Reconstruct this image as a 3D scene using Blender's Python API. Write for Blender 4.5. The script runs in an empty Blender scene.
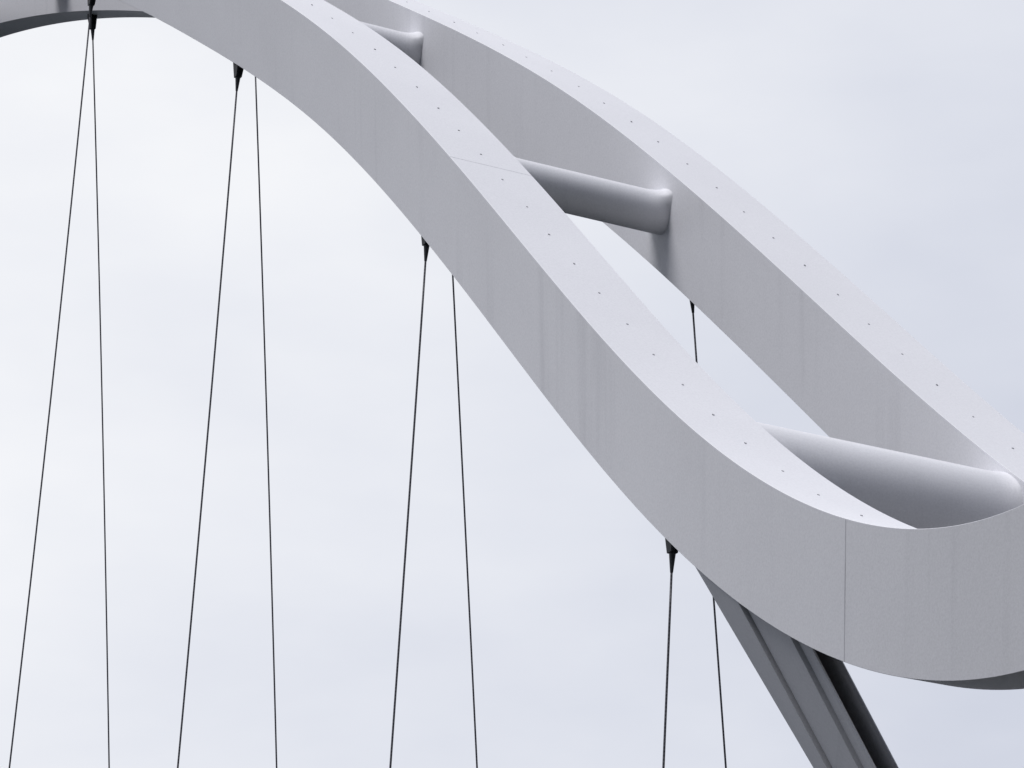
import bpy, bmesh, math, random
from mathutils import Vector, Matrix, noise
random.seed(4)
scn = bpy.context.scene
COL = scn.collection
rad = math.radians

# ---------------------------------------------------------------- camera
F = Vector((-0.8108, 0.4505, 0.3738)).normalized()
R = F.cross(Vector((0, 0, 1))).normalized()
U = R.cross(F).normalized()
CAM = Vector((60.938, -26.351, 0.579))
cd = bpy.data.cameras.new('camera')
cam = bpy.data.objects.new('camera', cd)
COL.objects.link(cam)
cam.matrix_world = Matrix(((R.x, U.x, -F.x, CAM.x), (R.y, U.y, -F.y, CAM.y), (R.z, U.z, -F.z, CAM.z), (0, 0, 0, 1)))
cd.sensor_width = 36.0
cd.lens = 3815.9 / 1024 * 36.0
cd.clip_start = 0.5
cd.clip_end = 9000
scn.camera = cam

# ---------------------------------------------------------------- light
SUN_AZ = Vector((0.28, -0.96, 0)).normalized()      # towards the sun, horizontally
SUN_EL = 53
sun_dir = (SUN_AZ * math.cos(rad(SUN_EL)) + Vector((0, 0, math.sin(rad(SUN_EL))))).normalized()
sl = bpy.data.lights.new('sun', 'SUN')
sl.energy = 2.25
sl.angle = rad(30)
sl.color = (1.0, 0.985, 1.0)
so = bpy.data.objects.new('sun', sl)
COL.objects.link(so)
so.rotation_euler = (-sun_dir).to_track_quat('-Z', 'Y').to_euler()
so.location = (0, 0, 120)

w = bpy.data.worlds.new('World')
scn.world = w
w.use_nodes = True
nt = w.node_tree
nt.nodes.clear()
N = nt.nodes.new
L = nt.links.new
out = N('ShaderNodeOutputWorld')
bg = N('ShaderNodeBackground')
bg.inputs['Strength'].default_value = 0.1
sky = N('ShaderNodeTexSky')
sky.sky_type = 'NISHITA'
sky.sun_disc = False
sky.sun_elevation = rad(SUN_EL)
sky.sun_rotation = math.atan2(SUN_AZ.x, SUN_AZ.y)
tc = N('ShaderNodeTexCoord')
def dotn(v):
    n = N('ShaderNodeVectorMath'); n.operation = 'DOT_PRODUCT'
    L(tc.outputs['Generated'], n.inputs[0]); n.inputs[1].default_value = v
    return n.outputs['Value']
def mth(op, a, b, clamp=False):
    n = N('ShaderNodeMath'); n.operation = op; n.use_clamp = clamp
    for i, x in enumerate((a, b)):
        if isinstance(x, (int, float)): n.inputs[i].default_value = x
        else: L(x, n.inputs[i])
    return n.outputs[0]
# overcast: the cloud deck is thin and bright towards the sun, thick and dull away from it
side = dotn((-R.x, -R.y, 0.0))
upd = dotn((0, 0, 1))
away = dotn((F.x, F.y, 0.0))
a = mth('MULTIPLY', mth('MAXIMUM', mth('MINIMUM', side, 0.30), -0.3), 0.58)
b = mth('ADD', mth('MULTIPLY', mth('SUBTRACT', mth('MINIMUM', upd, 0.5), 0.374), 0.34), mth('MULTIPLY', mth('MAXIMUM', mth('SUBTRACT', upd, 0.5), 0.0), 1.1))
c = mth('MULTIPLY', mth('MINIMUM', mth('SUBTRACT', away, 0.75), 0.0), 0.52)
nz = N('ShaderNodeTexNoise'); nz.inputs['Scale'].default_value = 5.5; nz.inputs['Detail'].default_value = 5
nz.inputs['Roughness'].default_value = 0.5
mp = N('ShaderNodeMapping'); mp.inputs['Scale'].default_value = (1, 1, 2.6); mp.inputs['Location'].default_value = (0.35, 0.1, 0.2)
L(tc.outputs['Generated'], mp.inputs['Vector']); L(mp.outputs[0], nz.inputs['Vector'])
cl = mth('MULTIPLY', mth('SUBTRACT', nz.outputs['Fac'], 0.5), 0.32)
lum = mth('ADD', mth('ADD', mth('ADD', a, b), c), cl)
lum = mth('ADD', lum, 0.815)
lum = mth('ADD', lum, mth('MULTIPLY', mth('MINIMUM', mth('SUBTRACT', upd, 0.24), 0.0), 2.6))   # unseen low sky dimmed all round, added to darken the undersides
lum = mth('MINIMUM', lum, 1.35)
lum = mth('MAXIMUM', lum, 0.06)
# tint: thinner cloud is neutral, thicker cloud bluish
mixt = N('ShaderNodeMix'); mixt.data_type = 'RGBA'
L(mth('MULTIPLY', mth('SUBTRACT', lum, 0.0), 1.08, True), mixt.inputs['Factor'])
mixt.inputs['A'].default_value = (0.78, 0.91, 1.34, 1)
mixt.inputs['B'].default_value = (0.985, 0.995, 1.025, 1)
vs = N('ShaderNodeVectorMath'); vs.operation = 'SCALE'
L(mixt.outputs['Result'], vs.inputs[0]); L(mth('MULTIPLY', lum, 10.3), vs.inputs['Scale'])
mx = N('ShaderNodeMix'); mx.data_type = 'RGBA'
mx.inputs['Factor'].default_value = 0.96
L(sky.outputs[0], mx.inputs['A']); L(vs.outputs[0], mx.inputs['B'])
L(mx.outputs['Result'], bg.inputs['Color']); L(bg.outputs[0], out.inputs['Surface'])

scn.view_settings.view_transform = 'Standard'
scn.view_settings.look = 'None'
scn.view_settings.gamma = 1
scn.view_settings.use_curve_mapping = False
scn.view_settings.exposure = 0.0
scn.render.resolution_x = 1024
scn.render.resolution_y = 768
scn.render.engine = 'CYCLES'

# ---------------------------------------------------------------- materials
def material(name, col, rough=0.5, spec=0.5, metal=0.0):
    m = bpy.data.materials.new(name); m.use_nodes = True
    p = m.node_tree.nodes['Principled BSDF']
    p.inputs['Base Color'].default_value = (*col, 1)
    p.inputs['Roughness'].default_value = rough
    p.inputs['Specular IOR Level'].default_value = spec
    p.inputs['Metallic'].default_value = metal
    return m, p

def paint(name, c0, c1, rough=0.5):
    """weathered white paint: faint rain streaks running down, cloudy patches, fine tooth"""
    m, p = material(name, c0, rough)
    t = m.node_tree; n = t.nodes.new; l = t.links.new
    geo = n('ShaderNodeNewGeometry')
    px = n('ShaderNodeSeparateXYZ'); l(geo.outputs['Position'], px.inputs[0])
    def q_(op, a, b):
        k = n('ShaderNodeMath'); k.operation = op
        for i, x in enumerate((a, b)):
            if isinstance(x, (int, float)): k.inputs[i].default_value = x
            else: l(x, k.inputs[i])
        return k.outputs[0]
    mp = n('ShaderNodeCombineXYZ')
    l(q_('MULTIPLY', q_('ADD', px.outputs['X'], q_('MULTIPLY', px.outputs['Y'], 1.7)), 3.4), mp.inputs['X'])
    l(q_('MULTIPLY', px.outputs['Z'], 0.13), mp.inputs['Z'])
    st = n('ShaderNodeTexNoise'); st.inputs['Scale'].default_value = 1.0; st.inputs['Detail'].default_value = 4
    l(mp.outputs[0], st.inputs['Vector'])
    cl = n('ShaderNodeTexNoise'); cl.inputs['Scale'].default_value = 0.55; cl.inputs['Detail'].default_value = 5
    l(geo.outputs['Position'], cl.inputs['Vector'])
    fi = n('ShaderNodeTexNoise'); fi.inputs['Scale'].default_value = 34; fi.inputs['Detail'].default_value = 3
    l(geo.outputs['Position'], fi.inputs['Vector'])
    def m_(op, a, b, cpl=False):
        k = n('ShaderNodeMath'); k.operation = op; k.use_clamp = cpl
        for i, x in enumerate((a, b)):
            if isinstance(x, (int, float)): k.inputs[i].default_value = x
            else: l(x, k.inputs[i])
        return k.outputs[0]
    s = m_('MULTIPLY', m_('SUBTRACT', st.outputs['Fac'], 0.54), 4.5, True)
    sx = n('ShaderNodeSeparateXYZ'); l(geo.outputs['Normal'], sx.inputs[0])
    s = m_('MULTIPLY', s, m_('SUBTRACT', 1.0, m_('MULTIPLY', sx.outputs['Z'], 2.2), True))
    pa = n('ShaderNodeTexNoise'); pa.inputs['Scale'].default_value = 0.28; pa.inputs['Detail'].default_value = 2
    l(geo.outputs['Position'], pa.inputs['Vector'])
    s = m_('MULTIPLY', s, m_('MULTIPLY', m_('SUBTRACT', pa.outputs['Fac'], 0.38), 5.0, True))
    s = m_('ADD', m_('MULTIPLY', s, 0.6), m_('MULTIPLY', cl.outputs['Fac'], 0.45))
    s = m_('ADD', s, m_('MULTIPLY', m_('SUBTRACT', fi.outputs['Fac'], 0.5), 1.1), True)
    mix = n('ShaderNodeMix'); mix.data_type = 'RGBA'
    l(s, mix.inputs['Factor']); mix.inputs['A'].default_value = (*c0, 1); mix.inputs['B'].default_value = (*c1, 1)
    l(mix.outputs['Result'], p.inputs['Base Color'])
    rr = m_('ADD', m_('MULTIPLY', cl.outputs['Fac'], 0.16), rough - 0.08)
    l(rr, p.inputs['Roughness'])
    bp = n('ShaderNodeBump'); bp.inputs['Strength'].default_value = 0.25; bp.inputs['Distance'].default_value = 0.004
    l(fi.outputs['Fac'], bp.inputs['Height']); l(bp.outputs[0], p.inputs['Normal'])
    return m

M_PAINT = paint('white_paint', (0.80, 0.80, 0.828), (0.64, 0.64, 0.67), 0.62)
M_LEG = M_PAINT
M_CABLE, pc = material('dark_cable', (0.035, 0.036, 0.045), 0.45, 0.4)
_t = M_CABLE.node_tree
_w = _t.nodes.new('ShaderNodeTexWave'); _w.bands_direction = 'Z'; _w.inputs['Scale'].default_value = 6; _w.inputs['Distortion'].default_value = 2
_g = _t.nodes.new('ShaderNodeNewGeometry'); _t.links.new(_g.outputs['Position'], _w.inputs['Vector'])
_r = _t.nodes.new('ShaderNodeMix'); _r.data_type = 'RGBA'
_r.inputs['A'].default_value = (0.02, 0.021, 0.028, 1); _r.inputs['B'].default_value = (0.07, 0.07, 0.085, 1)
_t.links.new(_w.outputs['Fac'], _r.inputs['Factor']); _t.links.new(_r.outputs['Result'], pc.inputs['Base Color'])
def mottled(name, c0, c1, scale, rough, spec=0.5):
    m, p = material(name, c0, rough, spec)
    t = m.node_tree; nn = t.nodes.new('ShaderNodeTexNoise'); nn.inputs['Scale'].default_value = scale; nn.inputs['Detail'].default_value = 6
    g = t.nodes.new('ShaderNodeNewGeometry'); t.links.new(g.outputs['Position'], nn.inputs['Vector'])
    x = t.nodes.new('ShaderNodeMix'); x.data_type = 'RGBA'
    x.inputs['A'].default_value = (*c0, 1); x.inputs['B'].default_value = (*c1, 1)
    t.links.new(nn.outputs['Fac'], x.inputs['Factor']); t.links.new(x.outputs['Result'], p.inputs['Base Color'])
    return m
M_SOCKET = mottled('dark_steel', (0.012, 0.015, 0.02), (0.03, 0.034, 0.042), 9, 0.5, 0.3)
M_BOLT = mottled('dull_bolt', (0.24, 0.24, 0.26), (0.5, 0.5, 0.53), 40, 0.6, 0.3)
M_SEAM = mottled('weld', (0.25, 0.25, 0.28), (0.8, 0.8, 0.83), 2.2, 0.6)
M_DECK = mottled('deck_asphalt', (0.05, 0.05, 0.055), (0.08, 0.08, 0.085), 2, 0.8)
M_CONC = mottled('pier_concrete', (0.28, 0.28, 0.28), (0.38, 0.38, 0.37), 1.2, 0.85)
M_BANK = mottled('bank_soil', (0.035, 0.04, 0.025), (0.06, 0.06, 0.04), 0.6, 0.9, 0.2)
M_WATER, pw = material('river_water', (0.006, 0.010, 0.012), 0.3, 0.15)
t = M_WATER.node_tree
nn = t.nodes.new('ShaderNodeTexNoise'); nn.inputs['Scale'].default_value = 1.4; nn.inputs['Detail'].default_value = 6
g = t.nodes.new('ShaderNodeNewGeometry'); t.links.new(g.outputs['Position'], nn.inputs['Vector'])
bp = t.nodes.new('ShaderNodeBump'); bp.inputs['Distance'].default_value = 0.3; bp.inputs['Strength'].default_value = 0.6
t.links.new(nn.outputs['Fac'], bp.inputs['Height']); t.links.new(bp.outputs[0], pw.inputs['Normal'])

# ---------------------------------------------------------------- helpers
def obj(name, bm, mat, parent=None, label=None, smooth=False):
    bmesh.ops.recalc_face_normals(bm, faces=bm.faces)
    me = bpy.data.meshes.new(name); bm.to_mesh(me); bm.free()
    if smooth:
        for pl in me.polygons: pl.use_smooth = True
    me.materials.append(mat)
    o = bpy.data.objects.new(name, me); COL.objects.link(o)
    if parent: o.parent = parent
    if label: o['label'] = label
    return o

def loft(bm, rings, close=True, caps=True):
    vr = [[bm.verts.new(p) for p in r] for r in rings]
    n = len(vr[0])
    for a_, b_ in zip(vr, vr[1:]):
        for i in range(n if close else n - 1):
            j = (i + 1) % n
            bm.faces.new((a_[i], a_[j], b_[j], b_[i]))
    if caps and close:
        bm.faces.new(vr[0]); bm.faces.new(vr[-1])
    return vr

def tube(bm, pts, r0, r1=None, seg=12):
    r1 = r0 if r1 is None else r1
    rings = []
    n = len(pts)
    for i, p in enumerate(pts):
        d = (pts[min(i + 1, n - 1)] - pts[max(i - 1, 0)]).normalized()
        x = d.cross(Vector((0.3, 0.9, 0.1))).normalized(); y = d.cross(x)
        r = r0 + (r1 - r0) * i / (n - 1)
        rings.append([p + (x * math.cos(k * math.tau / seg) + y * math.sin(k * math.tau / seg)) * r for k in range(seg)])
    loft(bm, rings)

def box(bm, c, s, mat3=None):
    vs_ = []
    for dx in (-.5, .5):
        for dy in (-.5, .5):
            for dz in (-.5, .5):
                v = Vector((dx * s[0], dy * s[1], dz * s[2]))
                if mat3: v = mat3 @ v
                vs_.append(bm.verts.new(Vector(c) + v))
    for f in ((0, 1, 3, 2), (4, 6, 7, 5), (0, 4, 5, 1), (2, 3, 7, 6), (0, 2, 6, 4), (1, 5, 7, 3)):
        bm.faces.new([vs_[i] for i in f])

# ---------------------------------------------------------------- arch axis (metres: x along the bridge, y across, z up)
A, B = -26.25, 34.5
ZC = [6, 14, 21, 27.5, 32.5, 36.5, 39.8] + [41.931, 42.75, 42.764, 41.975, 40.389, 38.065, 35.23, 31.505, 27.59, 22.303, 16.644, 13.139, 13.364, 17.526] + [21.8, 25.0, 27.2, 28.3, 28.4, 27.5]
ZOFF = 7
WC = [1.3, 0.9, 0.5, 0.2] + [-0.438, 0.219, 0.876, 1.532, 1.957, 2.173, 2.824, 3.069, 3.10] + [2.6, 2.0, 1.4]
WOFF = 4
HC = [1.225, 1.241, 1.668, 1.858]; BC = [1.142, 1.285, 1.412, 1.289]
BBC = [0.808, 0.668, 0.637, 0.811]; OC = [-0.122, -0.12, -0.024, 0.023]
def bsp(ctrl, n, off, x, clampu=False):
    u = (x - A) / (B - A)
    if clampu: u = min(max(u, 0), 1)
    s = u * (n - 3); k = math.floor(s)
    if clampu: k = min(k, n - 4)
    t = s - k; k += off
    if k < 0: k, t = 0, 0.0
    if k > len(ctrl) - 4: k, t = len(ctrl) - 4, 1.0
    b = ((1 - t) ** 3 / 6, (3 * t ** 3 - 6 * t * t + 4) / 6, (-3 * t ** 3 + 3 * t * t + 3 * t + 1) / 6, t ** 3 / 6)
    return sum(b[i] * ctrl[k + i] for i in range(4))
def fz(x): return bsp(ZC, 14, ZOFF, x)
def fw(x): return max(bsp(WC, 9, WOFF, x), 0.665)
def f4(C, x): return bsp(C, 4, 0, x, True)
def frame(x):
    e = 0.02
    s = (fz(x + e) - fz(x - e)) / (2 * e); n = math.sqrt(1 + s * s)
    return s / n, 1 / n      # T = (c,0,s) -> normal (-s,0,c)
def section(x, side):
    """corners of one rib: outer top, inner top, inner bottom, outer bottom"""
    sn, cn = frame(x)
    z, w_, h, b_, bb, ob = fz(x), fw(x), f4(HC, x), f4(BC, x), f4(BBC, x), f4(OC, x)
    top = Vector((x - sn * h / 2, 0, z + cn * h / 2)); bot = Vector((x + sn * h / 2, 0, z - cn * h / 2))
    yt = side * w_; yb = side * (w_ + ob)
    # off: in the fit the bottom offset is the same world direction for outer edge on both ribs
    P = [top + Vector((0, yt + side * b_ / 2, 0)), top + Vector((0, yt - side * b_ / 2, 0)),
         bot + Vector((0, yb - side * bb / 2, 0)), bot + Vector((0, yb + side * bb / 2, 0))]
    return P
X0, X1 = -56.0, 49.0

bridge = bpy.data.objects.new('arch_footbridge', None); COL.objects.link(bridge)
bridge.location = (0, 0, 0)
bridge['label'] = 'white steel arch footbridge with two curving box ribs, dark hanger cables and a slanted leg'
bridge['category'] = 'bridge'

def chamfer(P, c=0.004):
    r = []
    n = len(P)
    for i in range(n):
        a_, p, b_ = P[i - 1], P[i], P[(i + 1) % n]
        r.append(p + (a_ - p).normalized() * c); r.append(p + (b_ - p).normalized() * c)
    return r
ribs = {}
for side, lab in ((-1, 'nearer white arch rib sweeping down across the photo in front'), (1, 'farther white arch rib running behind and above the nearer one')):
    bm = bmesh.new()
    n = 700
    rings = [chamfer(section(X0 + (X1 - X0) * i / n, side)) for i in range(n + 1)]
    loft(bm, rings)
    ribs[side] = obj('arch_rib', bm, M_PAINT, bridge, lab)

# welded joints round each rib
def seam(x, side, wdt=0.02, proud=0.004, parts=(0, 1, 2, 3)):
    bm = bmesh.new()
    for i in parts:
        rr = []
        for xx in (x - wdt / 2, x + wdt / 2):
            P = section(xx, side); c = sum(P, Vector()) / 4
            a_, b_ = P[i], P[(i + 1) % 4]
            nrm = (b_ - a_).cross(Vector((1, 0, 0))).normalized()
            if nrm.dot((a_ + b_) / 2 - c) < 0: nrm = -nrm
            d = (b_ - a_).normalized() * 0.006
            rr.append([a_ + d - nrm * .01, a_ + d + nrm * proud, b_ - d + nrm * proud, b_ - d - nrm * .01])
        loft(bm, rr)
    obj('weld_seam', bm, M_SEAM, ribs[side])
for side in (-1, 1):
    if side < 0: seam(16.6, side, 0.009, 0.002, (0,))
    seam(27.25, side, 0.013, 0.002, (3,))

# little bolts along the middle of each rib's top plate
def toppt(x, side):
    P = section(x, side); return (P[0] + P[1]) / 2
for side, s0, ks in ((-1, 41.0865, range(-14, 26)), (1, 41.8395, range(-14, 30))):
    L_, x, prev = 0.0, A, None
    want = {s0 + k * 1.03523: k for k in ks}
    keys = sorted(want); ki = 0
    prev = toppt(x, side)
    step = 0.02
    while ki < len(keys) and x < 44:
        x += step; p = toppt(x, side); d = (p.xz - prev.xz).length
        while ki < len(keys) and L_ + d >= keys[ki]:
            sn, cn = frame(x); Nn = Vector((-sn, 0, cn))
            jit = Vector((0, random.uniform(-.02, .02), 0))
            bm = bmesh.new()
            tube(bm, [p + jit - Nn * .01, p + jit + Nn * random.uniform(.006, .014)], 0.019, 0.016, 6)
            obj('bolt', bm, M_BOLT, ribs[side])
            ki += 1
        L_ += d; prev = p

# lifting lug on the nearer rib's inner top edge
x = 31.05
P = section(x, -1); sn, cn = frame(x)
bm = bmesh.new()
tube(bm, [P[0] + Vector((0, .06, -.02)), P[0] + Vector((0, .06, .075))], 0.018, 0.018, 8)
box(bm, P[0] + Vector((0, .06, .085)), (0.085, 0.04, 0.035))
obj('lifting_lug', bm, M_SOCKET, ribs[-1])

# ---------------------------------------------------------------- cross tubes with flared ends
def inner_face_y(x, z, side):
    P = section(x, side)
    # inner face line from P[1] (top) to P[2] (bottom); interpolate by z near x
    best = None
    for xx in [x + q * .1 for q in range(-25, 26)]:
        P = section(xx, side); a_, b_ = P[1], P[2]
        t_ = max(0, min(1, ((Vector((x, 0, z)) - Vector((a_.x, 0, a_.z))).dot(Vector((b_.x - a_.x, 0, b_.z - a_.z)))) / ((b_.x - a_.x) ** 2 + (b_.z - a_.z) ** 2)))
        q = a_.lerp(b_, t_); d = (q.x - x) ** 2 + (q.z - z) ** 2
        if best is None or d < best[0]: best = (d, q.y)
    return best[1]
def cross_tube(x, r, fl=0.34, ex=0.26, ez=0.02, dz=0.0, eb=0.0):
    bm = bmesh.new()
    sn, cn = frame(x); T = Vector((cn, 0, sn)); Nn = Vector((-sn, 0, cn))
    P = section(x, 1); c0 = (P[1] + P[2]) / 2 + Nn * dz
    yf = abs(inner_face_y(c0.x, c0.z, 1))
    seg = 72
    rings = []
    S = []
    for i in range(29): S.append(1 - i / 28)   # 1 at face -> 0 at plain tube
    hh = f4(HC, x) / 2
    xn = x
    fe = lambda s_: 1 - math.sqrt(1 - s_ ** 2)
    def ring(q, e, side):
        """q: distance out from the rib's inner face, e: how far the fillet has spread"""
        pts = []
        for k in range(seg):
            th = k * math.tau / seg; cx, cz = math.cos(th), math.sin(th)
            kk = 1.0 if side > 0 else 0.35
            gx = (ex if cx > 0 else ex * .7) * kk * min(1, max(0, (cz + .55) / .9)) ** 1.5
            up = (ez if cz > 0 else eb) * kk
            # the fillet is drawn out along the rib on its downhill side
            px = cx * (r + e * gx)
            pz = cz * (r + e * up)
            dT = px * cn + pz * sn; dn = -px * sn + pz * cn
            dn = max(-hh - dz + .03, min(hh - dz - .03, dn))
            v = c0 + T * dT + Nn * dn
            P = section(xn + dT * cn, side); t_ = min(1, max(0, (hh - dz - dn) / (2 * hh)))
            yface = abs(P[1].y + (P[2].y - P[1].y) * t_)
            pts.append(Vector((v.x, side * (yface - q), v.z)))
        return pts
    R_ = [ring(-.012, 1, -1)]
    for s_ in S[1:]: R_.append(ring(fl * (1 - s_), fe(s_), -1))
    for s_ in reversed(S[1:]): R_.append(ring(fl * (1 - s_), fe(s_), 1))
    R_.append(ring(-.012, 1, 1))
    loft(bm, R_, caps=False)
    return obj('cross_tube', bm, M_PAINT, bridge, None, True)
cross_tube(-8.1, 0.34)
cross_tube(-0.4, 0.34)
cross_tube(7.25, 0.34)
cross_tube(15.05, 0.325, dz=0.06)
cross_tube(22.75, 0.61, 0.25, 0.14, 0.0, 0.08, 0.02)
cross_tube(31.2, 0.6, 0.5, 0.5, 0.1)

# ---------------------------------------------------------------- hangers
DECK_Z, DECK_HW = 2.0, 3.62
DXH = {(2, 1): 0.16, (3, -1): -0.04, (1, -1): -0.05}
DYF = {(2, 1): -0.11, (-1, 1): 0.12, (1, -1): 0.07, (3, -1): 0.02}
def hanger(i, side, sag):
    x = i * 7.5 + DXH.get((i, side), 0.0)
    best = min((section(x + q * .05, side) for q in range(-30, 31)), key=lambda P: abs(((P[2] + P[3]) / 2).x - x))
    root = (best[2] + best[3]) / 2
    foot0 = Vector((x, side * 3.746, 0)); d = (foot0 - root).normalized()
    foot = root + d * ((DECK_Z - root.z) / d.z)
    if side > 0 and i >= 0: root = root - d * 0.2
    tip = root + d * 0.56
    pts = []
    n = 24
    for k in range(n + 1):
        t_ = k / n; p = tip.lerp(foot, t_)
        p.y += (4 * t_ * (1 - t_) - 2 * t_) * sag + DYF.get((i, side), 0.0) * t_
        pts.append(p)
    bm = bmesh.new(); tube(bm, pts, 0.0155, seg=8)
    h = obj('hanger_cable', bm, M_CABLE, bridge, None, True)
    # fork socket: two cheeks, a pin and a tapering barrel
    bm = bmesh.new()
    ax = Vector((1, 0, 0)); ay = d.cross(ax).normalized()
    m3 = Matrix((ax, ay, d)).transposed()
    P = best; cx = root
    for s_ in (-1, 1):
        rr = []
        for t_, wd in ((-0.10, .118), (0.02, .108), (0.20, .076), (0.34, .05)):
            c = cx + d * t_ + ay * s_ * (.055 - .02 * max(t_, 0) / .36)
            rr.append([c + ax * wd + ay * .016, c - ax * wd + ay * .016, c - ax * wd - ay * .016, c + ax * wd - ay * .016])
        loft(bm, rr)
    tube(bm, [cx + d * .07 - ay * .09, cx + d * .07 + ay * .09], .036, seg=10)
    tube(bm, [cx + d * t_ for t_ in (.16, .23)], .06, .055, seg=12)
    tube(bm, [cx + d * .23, cx + d * .6], .056, .02, seg=12)
    box(bm, cx + d * 0.0, (.09, .04, .24), m3)
    obj('fork_socket', bm, M_SOCKET, h)
    return h
SN = {-2: .25, -1: .22, 0: .16, 1: .08, 2: .02, 3: 0}
SF = {-3: .22, -2: .18, -1: .13, 0: .10, 1: .02, 2: 0.0, 3: 0}
for i in range(-5, 4): hanger(i, -1, SN.get(i, .2))
for i in range(-5, 4): hanger(i, 1, SF.get(i, .2))

# ---------------------------------------------------------------- leg under the nearer rib and its twin under the farther one
def ray(px, py): return (F * 3815.9 + R * (px - 512) - U * (py - 384)).normalized()
LEAN_Y = 0.62
ZB = 9.0
def lean_x(x):
    # the edges converge slightly towards the foot
    t_ = (x - 23.7) / 3.3
    return 0.075 - 0.125 * t_
def soffit(x, side, v):
    """point of the rib's bottom plate at chord position v metres inside its outer edge"""
    P = section(x, side); o, i_ = P[3], P[2]
    return o + (i_ - o).normalized() * v
def leg(side, label=None):
    bm = bmesh.new()
    # stepped plan: three plates, each set back behind the last
    XA, XB = 23.35, 26.75
    # plan widths along x measured at one level
    u_edges = [-0.11, 0.72, 1.72, 2.08]
    depth = [0.015, 0.085, 0.15]
    back = 0.52
    zt = lambda x, v: soffit(x, side, v)
    def column(u, v):
        # follow the inclined line back up until it meets the soffit
        K = ((-0.11, .10), (.72, .02), (1.72, -.01), (2.08, 0.0))
        for (ua, aa), (ub, ab) in zip(K, K[1:]):
            if u <= ub + 1e-6:
                ax = aa + (ab - aa) * (u - ua) / (ub - ua); break
        base = Vector((23.83 + u, 0, 13.7))    # where this line crosses level 13.7
        best = None
        for k in range(0, 700):
            z = 13.0 + k * .006
            x = base.x - ax * (z - 13.7)
            # soffit level at this x
            zs_ = zsoff(x)
            if z >= zs_:
                best = (x, z); break
        x, z = best or (x, z)
        yo = soff_y(x)
        y = side * (yo - v)
        top = Vector((x, y, z + .006))
        dz = z - ZB
        bot = Vector((x + ax * dz, y - side * (LEAN_Y if side < 0 else 0.20) * dz, ZB))
        return top, bot
    prof = []
    for j in range(3):
        n = 14
        for k in range(n + 1):
            prof.append((u_edges[j] + (u_edges[j + 1] - u_edges[j]) * k / n, depth[j]))
        if j < 2:      # deep shadow slot between two plates
            prof.append((u_edges[j + 1], depth[j] + .22))
            prof.append((u_edges[j + 1] + .055, depth[j] + .22))
            u_edges[j + 1] += .055
    # open channel on the downhill side: plate edge, web set far back, rear plate
    prof += [(u_edges[3], depth[2] + .03), (1.2, depth[2] + .03), (1.2, back - .015), (u_edges[3], back - .015), (u_edges[3], back)]
    n = 20
    for k in range(1, n + 1): prof.append((u_edges[3] + (u_edges[0] - u_edges[3]) * k / n, back))
    tops, bots = [], []
    for u, v in prof:
        t_, b_ = column(u, v); tops.append(t_); bots.append(b_)
    loft(bm, [tops, bots], caps=False)
    vt = [v for v in bm.verts]
    return obj('support_leg', bm, M_LEG, bridge, label)
_tab = []
for q in range(0, 400):
    xx = 20 + q * .03
    P = section(xx, 1); _tab.append((P[3].x, P[3].z, P[3].y))
def _interp(x, j):
    for a_, b_ in zip(_tab, _tab[1:]):
        if a_[0] <= x <= b_[0]:
            t_ = (x - a_[0]) / (b_[0] - a_[0]); return a_[j] + (b_[j] - a_[j]) * t_
    return _tab[-1][j]
def zsoff(x): return _interp(x, 1)
def soff_y(x): return _interp(x, 2)
leg(-1, 'slanted stepped steel leg under the nearer rib')
leg(1)

# pier head where the legs meet, column, deck (all below the photo's frame)
bm = bmesh.new()
loft(bm, [[Vector((cx, cy, z)) for cx, cy in ((xa, -yw), (xb, -yw), (xb, yw), (xa, yw))] for z, xa, xb, yw in
          ((ZB + .02, 24.2, 26.6, 2.0), (8.2, 25.0, 27.3, .62), (5.0, 25.3, 27.0, .5), (-6.5, 24.9, 27.4, 1.0))])
obj('pier', bm, M_CONC, bridge)
bm = bmesh.new()
for s_ in (-1, 1):
    loft(bm, [[Vector((x, s_ * .72, DECK_Z)), Vector((x, s_ * 3.9, DECK_Z - .05)), Vector((x, s_ * 3.9, DECK_Z - .3)), Vector((x, s_ * .72, DECK_Z - .8))] for x in (-110, 48)])
obj('deck', bm, M_DECK, bridge)

# ---------------------------------------------------------------- river and bank
def sheet(name, pts, mat):
    bm = bmesh.new(); bm.faces.new([bm.verts.new(p) for p in pts])
    o = obj(name, bm, mat); o['kind'] = 'structure'; return o
E = 4000
sheet('river', [(-E, -E, -6), (E, -E, -6), (E, E, -6), (-E, E, -6)], M_WATER)
bm = bmesh.new()
nx, ny = 60, 60
gr = [[None] * (ny + 1) for _ in range(nx + 1)]
for i in range(nx + 1):
    for j in range(ny + 1):
        x = 46 + (i / nx) ** 2 * 900; y = -500 + 1000 * j / ny
        z = -6.8 + 5.6 * min(1, (x - 46) / 11) + noise.noise(Vector((x * .12, y * .12, 0))) * .18
        gr[i][j] = bm.verts.new((x, y, z))
for i in range(nx):
    for j in range(ny):
        bm.faces.new((gr[i][j], gr[i + 1][j], gr[i + 1][j + 1], gr[i][j + 1]))
o = obj('river_bank', bm, M_BANK, None, None, True); o['kind'] = 'structure'
